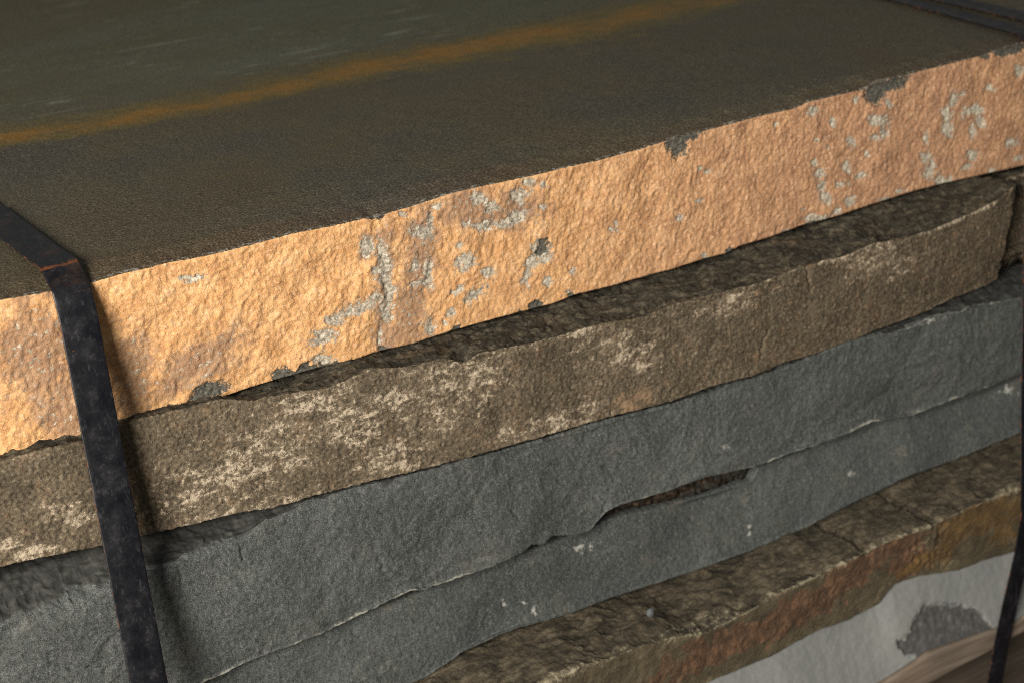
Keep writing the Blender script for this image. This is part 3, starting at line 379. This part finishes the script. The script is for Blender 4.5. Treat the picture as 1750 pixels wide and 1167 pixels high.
# generic lower slab
def lower(x,CA,CB,above,nface,nledge,disp,cols,mat,back_in=.03,ztn=None,bback=.05,jn=1.):
    ya=cv(CA,x,1); za=LZ(CA,x)+jn*.0006*fbm(x*230,0*x,3,55); yb=cv(CB,x,1); zb=LZ(CB,x)+jn*(.0005*fbm(x*230,0*x+3,3,56)+.0011*ridge(x*55,0*x+7,3,57)-.0004)
    ay=cv(above,x,1); az=LZ(above,x)
    lb=(np.maximum(ay,ya)+back_in, az-.0015 if ztn is None else ztn)
    ctrl=[(0*x+DEEP,0*x+float(np.min(lb[1]))-.001),lb,(ya,za),(yb,zb),(yb+bback,zb+.002),(0*x+DEEP,0*x+float(zb.max())+.003)]
    rows=[lin(6),lin(nledge),lin(nface),lin(12),lin(4)]
    return ctrl,rows
# slab 2
x=xgrid(-.44,.56,.0009)
def s2off(X,Z):   # the broken right-hand corner: the face steps back
    xc=.494-.17*np.clip(-.10-Z,0,1)+.004*gn(Z*60,X*0,4); return sst(X-xc,-.001,.007)+.25*sst(X-xc,.004,.03)
def d2(G):
    X,Z,S,g=G['X'],G['Z'],G['S'],G['seg']; e=edge_d(G,2); b=edge_d(G,3)
    fm=sst(e,-.012,-.004)*sst(-b,-.0005,.003); lm=sst(-e,-.002,.005)*sst(S,.0,.01)
    D=fm*(.0015*fbm(X*18,Z*18,3,61)+.0008*facet(X*45,Z*45,62)-.0005+.0008*ridge(X*110,Z*110,3,63)-.0003+.0005*fbm(X*330,Z*330,2,64)-.0022*crack(X,Z,CRK2,.0022))-.015*s2off(X,Z)*(.3+.7*sst(e,-.010,.002))
    ym=np.clip((-e)/.03,0,1); qx=X+.008*fbm(X*30,S*30,3,68); qs=S+.007*fbm(X*30,S*30,3,69); D+=lm*(.0042*facet(qx*20+qs*26,qs*34-qx*6,65)-.002+.0034*ridge(qx*34+qs*90,qs*90-qx*26,5,66)-.0012+.0014*fbm(qx*120+qs*120,qs*240,4,67))
    return D
def c2(G):
    X,Z=G['X'],G['Z']; e=edge_d(G,2); b=edge_d(G,3); dens=np.clip(blob(X,Z,PALE2)*1.3,0,1)
    em=np.clip(1-np.abs(e-.001)/.008,0,1)*(.45+.8*sst(X,.05,.35))*(e>-.003); em=np.maximum(em,np.clip(1-np.abs(b)/.0022,0,1)*.95*(b<.0))
    em*=sst(X,-.27,-.2)+.6*(np.abs(b)<.003)
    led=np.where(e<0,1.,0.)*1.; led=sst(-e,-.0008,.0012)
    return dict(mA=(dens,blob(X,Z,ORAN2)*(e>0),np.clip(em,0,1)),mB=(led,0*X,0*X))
ct,rw=lower(x,CA2,CB2,CB1,95,46,d2,c2,None)
# push the corner recess into the control curves
rc=sst(x,.517,.524)
#ct[2]=(ct[2][0]+.030*sst(x,.513,.527)+.004*fbm(x*60,0*x,3,161)*sst(x,.49,.51),ct[2][1]+.004*rc); ct[3]=(ct[3][0]+.024*sst(x,.478,.512)+.004*fbm(x*60,0*x,3,162)*sst(x,.47,.5),ct[3][1])
s2=tag(slab('stone_slab',x,ct,rw,d2,c2,mat_brown(),1),'brown slab streaked with pale lichen-like marks, directly under the orange-faced slab','stone slab',G_)
# slab 3
x=xgrid(-.45,.55,.0009)
def d3(G):
    X,Z,S=G['X'],G['Z'],G['S']; e=edge_d(G,2); b=edge_d(G,3)
    fm=sst(e,-.03,-.012)*sst(-b,-.0005,.003); lm=sst(-e,-.004,.008)
    qx=X+.014*fbm(X*14,Z*14,3,171); qz=Z+.012*fbm(X*14,Z*14,3,172); D=fm*(.0038*fbm(X*8,Z*9,2,71)+.0036*facet(qx*9+qz*5,qz*13-qx*4,72)-.002+.0016*facet(qx*24+qz*16,qz*34,79)-.0008+.0013*ridge(qx*38+qz*34,qz*30-qx*22,5,73)-.0006+.0003*ridge(qx*110+qz*90,qz*120-qx*50,4,173)-.0001+.0003*fbm(X*260,Z*260,3,74)-.0013*crack(X,Z,CRK3,.0022,.0022))
    qx=X+.008*fbm(X*30,S*30,3,78); qs=S+.007*fbm(X*30,S*30,3,79); D+=lm*((.0010+.0012*sst(X,-.1,.0))*facet(qx*22+qs*20,qs*45,75)-.0006+.0012*ridge(qx*40+qs*70,qs*110-qx*20,4,76)-.0006+.0009*fbm(qx*150+qs*90,qs*260,4,77))
    return D
def c3(G):
    X,Z=G['X'],G['Z']; e=edge_d(G,2); b=edge_d(G,3)
    em=np.clip(1-np.abs(b)/.0050,0,1)*(b<.002)*1.1*(.55+.8*(.5+fbm(X*30,0*X,3,151))); em=np.maximum(em,np.clip(1-np.abs(e)/.005,0,1)*sst(X,.28,.36)*1.2)  # pale chipped lower edge, strengthened to paint in the lit lip
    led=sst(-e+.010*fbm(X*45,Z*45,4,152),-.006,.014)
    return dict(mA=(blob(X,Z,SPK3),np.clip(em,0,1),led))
ct,rw=lower(x,CA3,CB3,CB2,105,44,d3,c3,None)
s3=tag(slab('stone_slab',x,ct,rw,d3,c3,mat_gray('blue_gray_stone',(.058,.064,.063),.16,.22,(.34,.34,.29)),2,soft=(110,1-sst(x,-.20,-.10))),'upper and thicker of the two blue-gray slabs, its dark broken shoulder showing at the left','stone slab',G_)
# slab 4
x=xgrid(-.32,.56,.001)
def d4(G):
    X,Z,S=G['X'],G['Z'],G['S']; e=edge_d(G,2); b=edge_d(G,3)
    fm=sst(e,0,.006)*sst(-b,-.0005,.003)
    qx=X+.014*fbm(X*14,Z*14,3,181); qz=Z+.012*fbm(X*14,Z*14,3,182); return fm*(.0045*fbm(X*9,Z*10,2,81)+.0028*facet(qx*9+qz*5,qz*14,82)-.001+.0009*ridge(qx*38+qz*34,qz*30-qx*20,5,83)-.0004+.0002*ridge(qx*110+qz*90,qz*120-qx*50,4,183)+.0003*fbm(X*260,Z*260,3,84))
def c4(G):
    X,Z=G['X'],G['Z']; e=edge_d(G,2); b=edge_d(G,3); em=np.clip(1-np.abs(b)/.0025,0,1)*(b<.001)*.9
    return dict(mA=(blob(X,Z,SPK4),em,0*X))
ct,rw=lower(x,CA4,CB4,CB3,85,24,d4,c4,None,ztn=LZ(CA4,x)+.0002,back_in=.05)
s4=tag(slab('stone_slab',x,ct,rw,d4,c4,mat_gray('smooth_gray_stone',(.054,.061,.0595),.10,.30,(.36,.34,.28)),2),'smoother gray slab below the debris-filled gap, lower of the two blue-gray slabs','stone slab',G_)
# slab 5
x=xgrid(-.17,.50,.001)
def d5(G):
    X,Z,S=G['X'],G['Z'],G['S']; e=edge_d(G,2); b=edge_d(G,3)
    fm=sst(e,-.02,-.006)*sst(-b,-.0005,.004); lm=sst(-e,-.004,.012)
    D=fm*(.002*fbm(X*16,Z*16,3,91)+.0022*facet(X*26+Z*10,Z*26,92)-.001+.0008*ridge(X*60,Z*60,3,93))
    qx=X+.012*fbm(X*22,S*22,3,98); qs=S+.010*fbm(X*22,S*22,3,99); D+=lm*(.006*fbm(X*14+S*6,S*14,3,94)+.0030*facet(qx*15+qs*12,qs*26,95)-.0015+.0022*ridge(qx*26+qs*44,qs*70-qx*20,4,96)-.001+.0011*fbm(qx*110+qs*60,qs*200,4,97))
    return D-.0030*crack(X,Z,CRK5,.009,.007)*(np.abs(e)<.08)
def c5(G):
    X,Z=G['X'],G['Z']; e=edge_d(G,2); b=edge_d(G,3); em=np.clip(1-np.abs(e)/.010,0,1)
    wv=.6+.9*(.5+fbm(X*45,0*X,3,141)); e2=e+.0022*fbm(X*70,Z*70,3,142); em=np.where(e2<0,np.clip(1+e2/(.018*wv),0,1)**1.3,np.clip(1-e2/(.012*wv),0,1)**1.3); em=np.maximum(em*.95,.75*np.exp(-((X-.10)/.06)**2)*np.exp(-((e+.012)/.012)**2))
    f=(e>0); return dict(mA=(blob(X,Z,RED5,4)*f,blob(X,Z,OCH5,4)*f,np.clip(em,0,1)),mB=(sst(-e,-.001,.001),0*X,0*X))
ct,rw=lower(x,CA5,CB5,CB4,75,85,d5,c5,None,back_in=.055)
s5=tag(slab('stone_slab',x,ct,rw,d5,c5,mat_five(),2),'rough slab with brown ledge and rusty red front, just above the pale gray slab','stone slab',G_)
# slab 6
x=xgrid(.05,.52,.0012)
def d6(G):
    X,Z,S=G['X'],G['Z'],G['S']; e=edge_d(G,2); b=edge_d(G,3); fm=sst(e,0,.006)*sst(-b,-.0005,.003); m=blob(X,Z,DARK6,1.2)
    return fm*(.0025*fbm(X*9,Z*9,3,101)+.0004*fbm(X*120,Z*120,3,102)-.0035*sst(m,.42,.6)+.0010*sst(m,.45,.6)*ridge(X*70,Z*70,3,103))
def c6(G):
    X,Z=G['X'],G['Z']; return dict(mA=(blob(X,Z,DARK6,1.2),0*X,0*X))
CA6=[(a,b+.004,c+.001) for a,b,c in CB5]
ct,rw=lower(x,CA6,CB6,CB5,60,20,d6,c6,None,jn=0.)
s6=tag(slab('stone_slab',x,ct,rw,d6,c6,mat_pale(),2),'pale smooth gray slab with a dark chipped patch, lowest stone resting on the wooden board','stone slab',G_)
# ------------------------------------------------------------------ pallet board under the stack
x=xgrid(.2,.52,.003)
zt=LZ(CB6,x); zt=np.where(x>.46,zt.max(),zt); 
def dw(G): return .0006*fbm(G['X']*8,G['S']*200,3,111)+.0012*fbm(G['X']*14,G['S']*14,2,112)
ct=[(0*x+.02,zt-.001),(cv(CB6,x,1)+.012,zt-.001),(cv(CB6,x,1)-.001,zt-.0015),(cv(CB7,x,1),LZ(CB7,x)),(cv(CB7,x,1)+.05,LZ(CB7,x)+.001),(0*x+.02,LZ(CB7,x)+.002)]
bd=slab('wooden_board',x,ct,[lin(4),lin(6),lin(16),lin(6),lin(4)],dw,lambda G:dict(mA=(0*G['X'],0*G['X'],0*G['X'])),mat_wood('weathered_tan_wood'),2)
tag(bd,'weathered tan wooden board lying under the pale gray slab','board')
def box(name,a,b,mat,bev=.003):
    import bmesh
    bm=bmesh.new(); bmesh.ops.create_cube(bm,size=1); c=[(a[i]+b[i])/2 for i in range(3)]
    for v in bm.verts: v.co=Vector([v.co[i]*(b[i]-a[i]) for i in range(3)])
    bmesh.ops.bevel(bm,geom=bm.edges[:],offset=bev,segments=2,affect='EDGES'); me=bpy.data.meshes.new(name); bm.to_mesh(me); bm.free(); me.materials.append(mat)
    o=bpy.data.objects.new(name,me); sc.collection.objects.link(o); o.location=c; return o
wd=mat_wood('dark_pallet_wood',.45)
tag(box('pallet_beam',(-.7,-.085,-.685),(1.0,-.005,-.524),wd),'dark brown timber beam in the shade beneath the tan board','beam')
tag(box('pallet_beam',(-.7,.55,-.685),(1.0,.63,-.524),wd),'dark brown timber beam carrying the back of the stone stack','beam')
# ------------------------------------------------------------------ debris in the gap between the gray stones
def debris():
    A=np.array(CA4); xg=np.linspace(.052,.205,150); th=np.linspace(0,2*np.pi,28,endpoint=False)
    zb3=LZ(CB3,xg); za4=cv(CA4,xg,2); yc=cv(CB3,xg,1)+.030; r=np.clip((zb3-za4)*.40+.0012,.0015,.02)*np.clip(np.minimum((xg-.05)/.01,(.207-xg)/.006),.15,1)
    zc=za4+r*.8
    T,Xg=np.meshgrid(th,xg,indexing='ij'); R=r[None]*(1.08+.28*fbm(Xg*45,np.sin(T)*1.5+2,4,121)+.16*fbm(Xg*260,np.sin(T)*4,3,122))
    V=np.stack([Xg,yc[None]+R*1.3*np.cos(T),zc[None]+R*np.sin(T)],-1); F=grid_faces(28,150,True)
    return add_obj('debris',V,F,mat_bark(),ngons=([i*150 for i in range(28)],[i*150+149 for i in range(28)][::-1]))
tag(debris(),'crumbly brown bark-like debris packed in the gap between the two gray slabs','debris')
# small stone chip on the rough ledge
def chip(c,r,mat):
    th=np.linspace(0,np.pi,14); ph=np.linspace(0,2*np.pi,20,endpoint=False); T,P=np.meshgrid(th,ph,indexing='ij')
    R=1+.25*facet(T*1.3+4,P*.9,131); V=np.stack([c[0]+r*R*np.sin(T)*np.cos(P),c[1]+r*.8*R*np.sin(T)*np.sin(P),c[2]+r*1.1*R*np.cos(T)],-1)
    i=np.arange(13); j=np.arange(20); I_,J_=np.meshgrid(i,j,indexing='ij'); J2=(J_+1)%20
    F=np.stack([I_*20+J_,(I_+1)*20+J_,(I_+1)*20+J2,I_*20+J2],-1).reshape(-1,4)
    return add_obj('stone_chip',V,F,mat)
n=NT('blue_gray_chip'); cm=n.fin(n.ramp(n.noise(300,3),[(.3,(.035,.038,.042)),(.7,(.10,.11,.115))]),.8,[(n.noise(300,3),.001,.6)])
tag(chip(PEB5,.0036,cm),'tiny blue-gray stone chip caught on the rough brown ledge','stone chip')
# ------------------------------------------------------------------ steel straps
SM=mat_strap()
def strap(pts,wd,crease=(),thick=.0011,dish=.0006,ex=None,seed=0,rad=3):
    """pts: (x,y,z) centre line ; width runs along x"""
    P=np.array(pts,float); d=np.concatenate([[0],np.cumsum(np.linalg.norm(np.diff(P,axis=0),axis=1))])
    n=int(d[-1]/.0015); s=np.linspace(0,d[-1],n); C=np.stack([np.interp(s,d,P[:,k]) for k in range(3)],-1)
    for _ in range(rad): C[1:-1]=.25*C[:-2]+.5*C[1:-1]+.25*C[2:]
    T=np.gradient(C,axis=0); T/=np.linalg.norm(T,axis=1,keepdims=True); Wd=np.array([1.,0,0])-T*T[:,:1]; Wd/=np.linalg.norm(Wd,axis=1,keepdims=True)
    N=np.cross(Wd,T); N=np.where(((N[:,1]<0)|(N[:,2]>.5))[:,None],N,-N)
    if N[0,2]<0 and abs(N[0,2])>.5: N[:]=N
    u=np.array([-1,-.985,-.93,-.8,-.6,-.4,-.2,0,.2,.4,.6,.8,.93,.985,1]); t=thick/2
    prof=[(a,t+ -dish*(a*a)*1. - (t*.7 if abs(a)==1 else (t*.25 if abs(a)>.98 else 0))) for a in u]+[(a,-t-dish*a*a+(t*.7 if abs(a)==1 else (t*.25 if abs(a)>.98 else 0))) for a in u[::-1]]
    prof=np.array(prof); wob=.0005*gn(s*30,0*s,seed+3)
    V=C[None]+prof[:,0,None,None]*(wd/2)*Wd[None]+(prof[:,1,None,None]+.0004*gn(s[None]*25+prof[:,0,None],prof[:,0,None]*1.+0*s[None],seed)[...,None]*1)*N[None]
    nr=len(prof); F=grid_faces(nr,n,True)
    cr=np.zeros(n)
    for c in crease: cr=np.maximum(cr,np.exp(-((s-c[0])/c[1])**2)*c[2])
    A=np.abs(prof[:,0])[:,None]+0*s[None]; ed=np.where(np.abs(A)>.97,.66,sst(A,.78,1.)*.50)
    col=np.stack([ed,cr[None]+0*A,s[None]+0*A],-1)
    m=4*(n-1)+n//2; v=V.reshape(-1,3); a,b,c_,d_=v[F[m]]
    if np.dot(np.cross(b-a,d_-a),N[n//2])<0: F=F[:,::-1]
    return add_obj('steel_strap',v,F,SM,cols=dict(mA=col),ngons=([r*n for r in range(nr)],[r*n+n-1 for r in range(nr)][::-1]))
pL=[(-.342,.86,.0135),(-.333,.15,.0135),(-.3305,.055,.0150),(-.3290,.014,.0165),(-.3295,-.004,.0075),(-.3300,-.0105,-.010),(-.3300,-.0160,-.044),(-.3305,-.0225,-.090),(-.3320,-.0345,-.150),(-.3345,-.0462,-.190),(-.3385,-.0475,-.237),(-.343,-.0505,-.275),(-.350,-.110,-.37),(-.352,-.13,-.52),(-.352,-.08,-.53)]
def front_profile(x0,x1,objs):
    pts=[]
    for o in objs:
        me=o.data; co=np.empty(len(me.vertices)*3,np.float32); me.vertices.foreach_get('co',co); co=co.reshape(-1,3)+np.array(o.location)
        k=(co[:,0]>x0)&(co[:,0]<x1); pts.append(co[k][:,1:])
    p=np.concatenate(pts); zz=np.arange(-.36,-.02,.004); out=[]
    for z in zz:
        k=np.abs(p[:,1]-z)<.003
        if k.any(): out.append((z,p[k,0].min()-.0016))
    return out
fp=front_profile(-.355,-.318,[s2,s3,s4])
hp=[(-.0105,-.0112)]+[(z,y) for z,y in fp[::-1]]+[(-.37,-.112)]
hull=[]
for q in hp:
    while len(hull)>=2 and (hull[-1][0]-hull[-2][0])*(q[1]-hull[-2][1])-(hull[-1][1]-hull[-2][1])*(q[0]-hull[-2][0])>=0: hull.pop()
    hull.append(q)
print('strap hull',hull)
_zx=np.array([(p[2],p[0]) for p in pL[5:13]])[::-1]
pL=pL[:5]+[(float(np.interp(z,_zx[:,0],_zx[:,1])),y,z) for z,y in hull]+pL[13:]
dL=np.concatenate([[0],np.cumsum(np.linalg.norm(np.diff(np.array(pL),axis=0),axis=1))])
tag(strap(pL,.0245,crease=[(dL[3]-.001,.0042,.85),(dL[4]+.003,.002,.62)]),'black steel strap with rusty crease, bent over the left part of the orange-faced slab','steel strap','steel straps around the stone stack')
pR=[(.600,.86,.0138),(.563,.18,.0138),(.5500,.022,.0142),(.545,.004,.0155),(0.5403, -0.01, 0.0093),(0.5279, -0.0253, -0.0481),(0.5086, -0.0493, -0.1238),(0.4914, -0.0704, -0.1903),(0.4787, -0.0855, -0.2379),(0.4659, -0.1007, -0.2856),(0.4557, -0.1145, -0.3291),(0.45, -0.1221, -0.3533),(0.4492, -0.1253, -0.3755),(0.4428, -0.1275, -0.4177),(0.4284, -0.131, -0.4637),(0.4225, -0.131, -0.5052),(0.4188, -0.131, -0.5406),(.416,-.130,-.58),(.41,-.06,-.60)]
tag(strap(pR,.0215,seed=5),'black steel strap with rust-lined edges, running down at the far right of the stack','steel strap','steel straps around the stone stack')
pT=[(.632,.86,.0139),(.5935,.15,.0139),(.592,.03,.0142)]
tag(strap(pT,.026,seed=9),'second rusty strap lying flat on the top slab beside the right-hand strap','steel strap','steel straps around the stone stack')
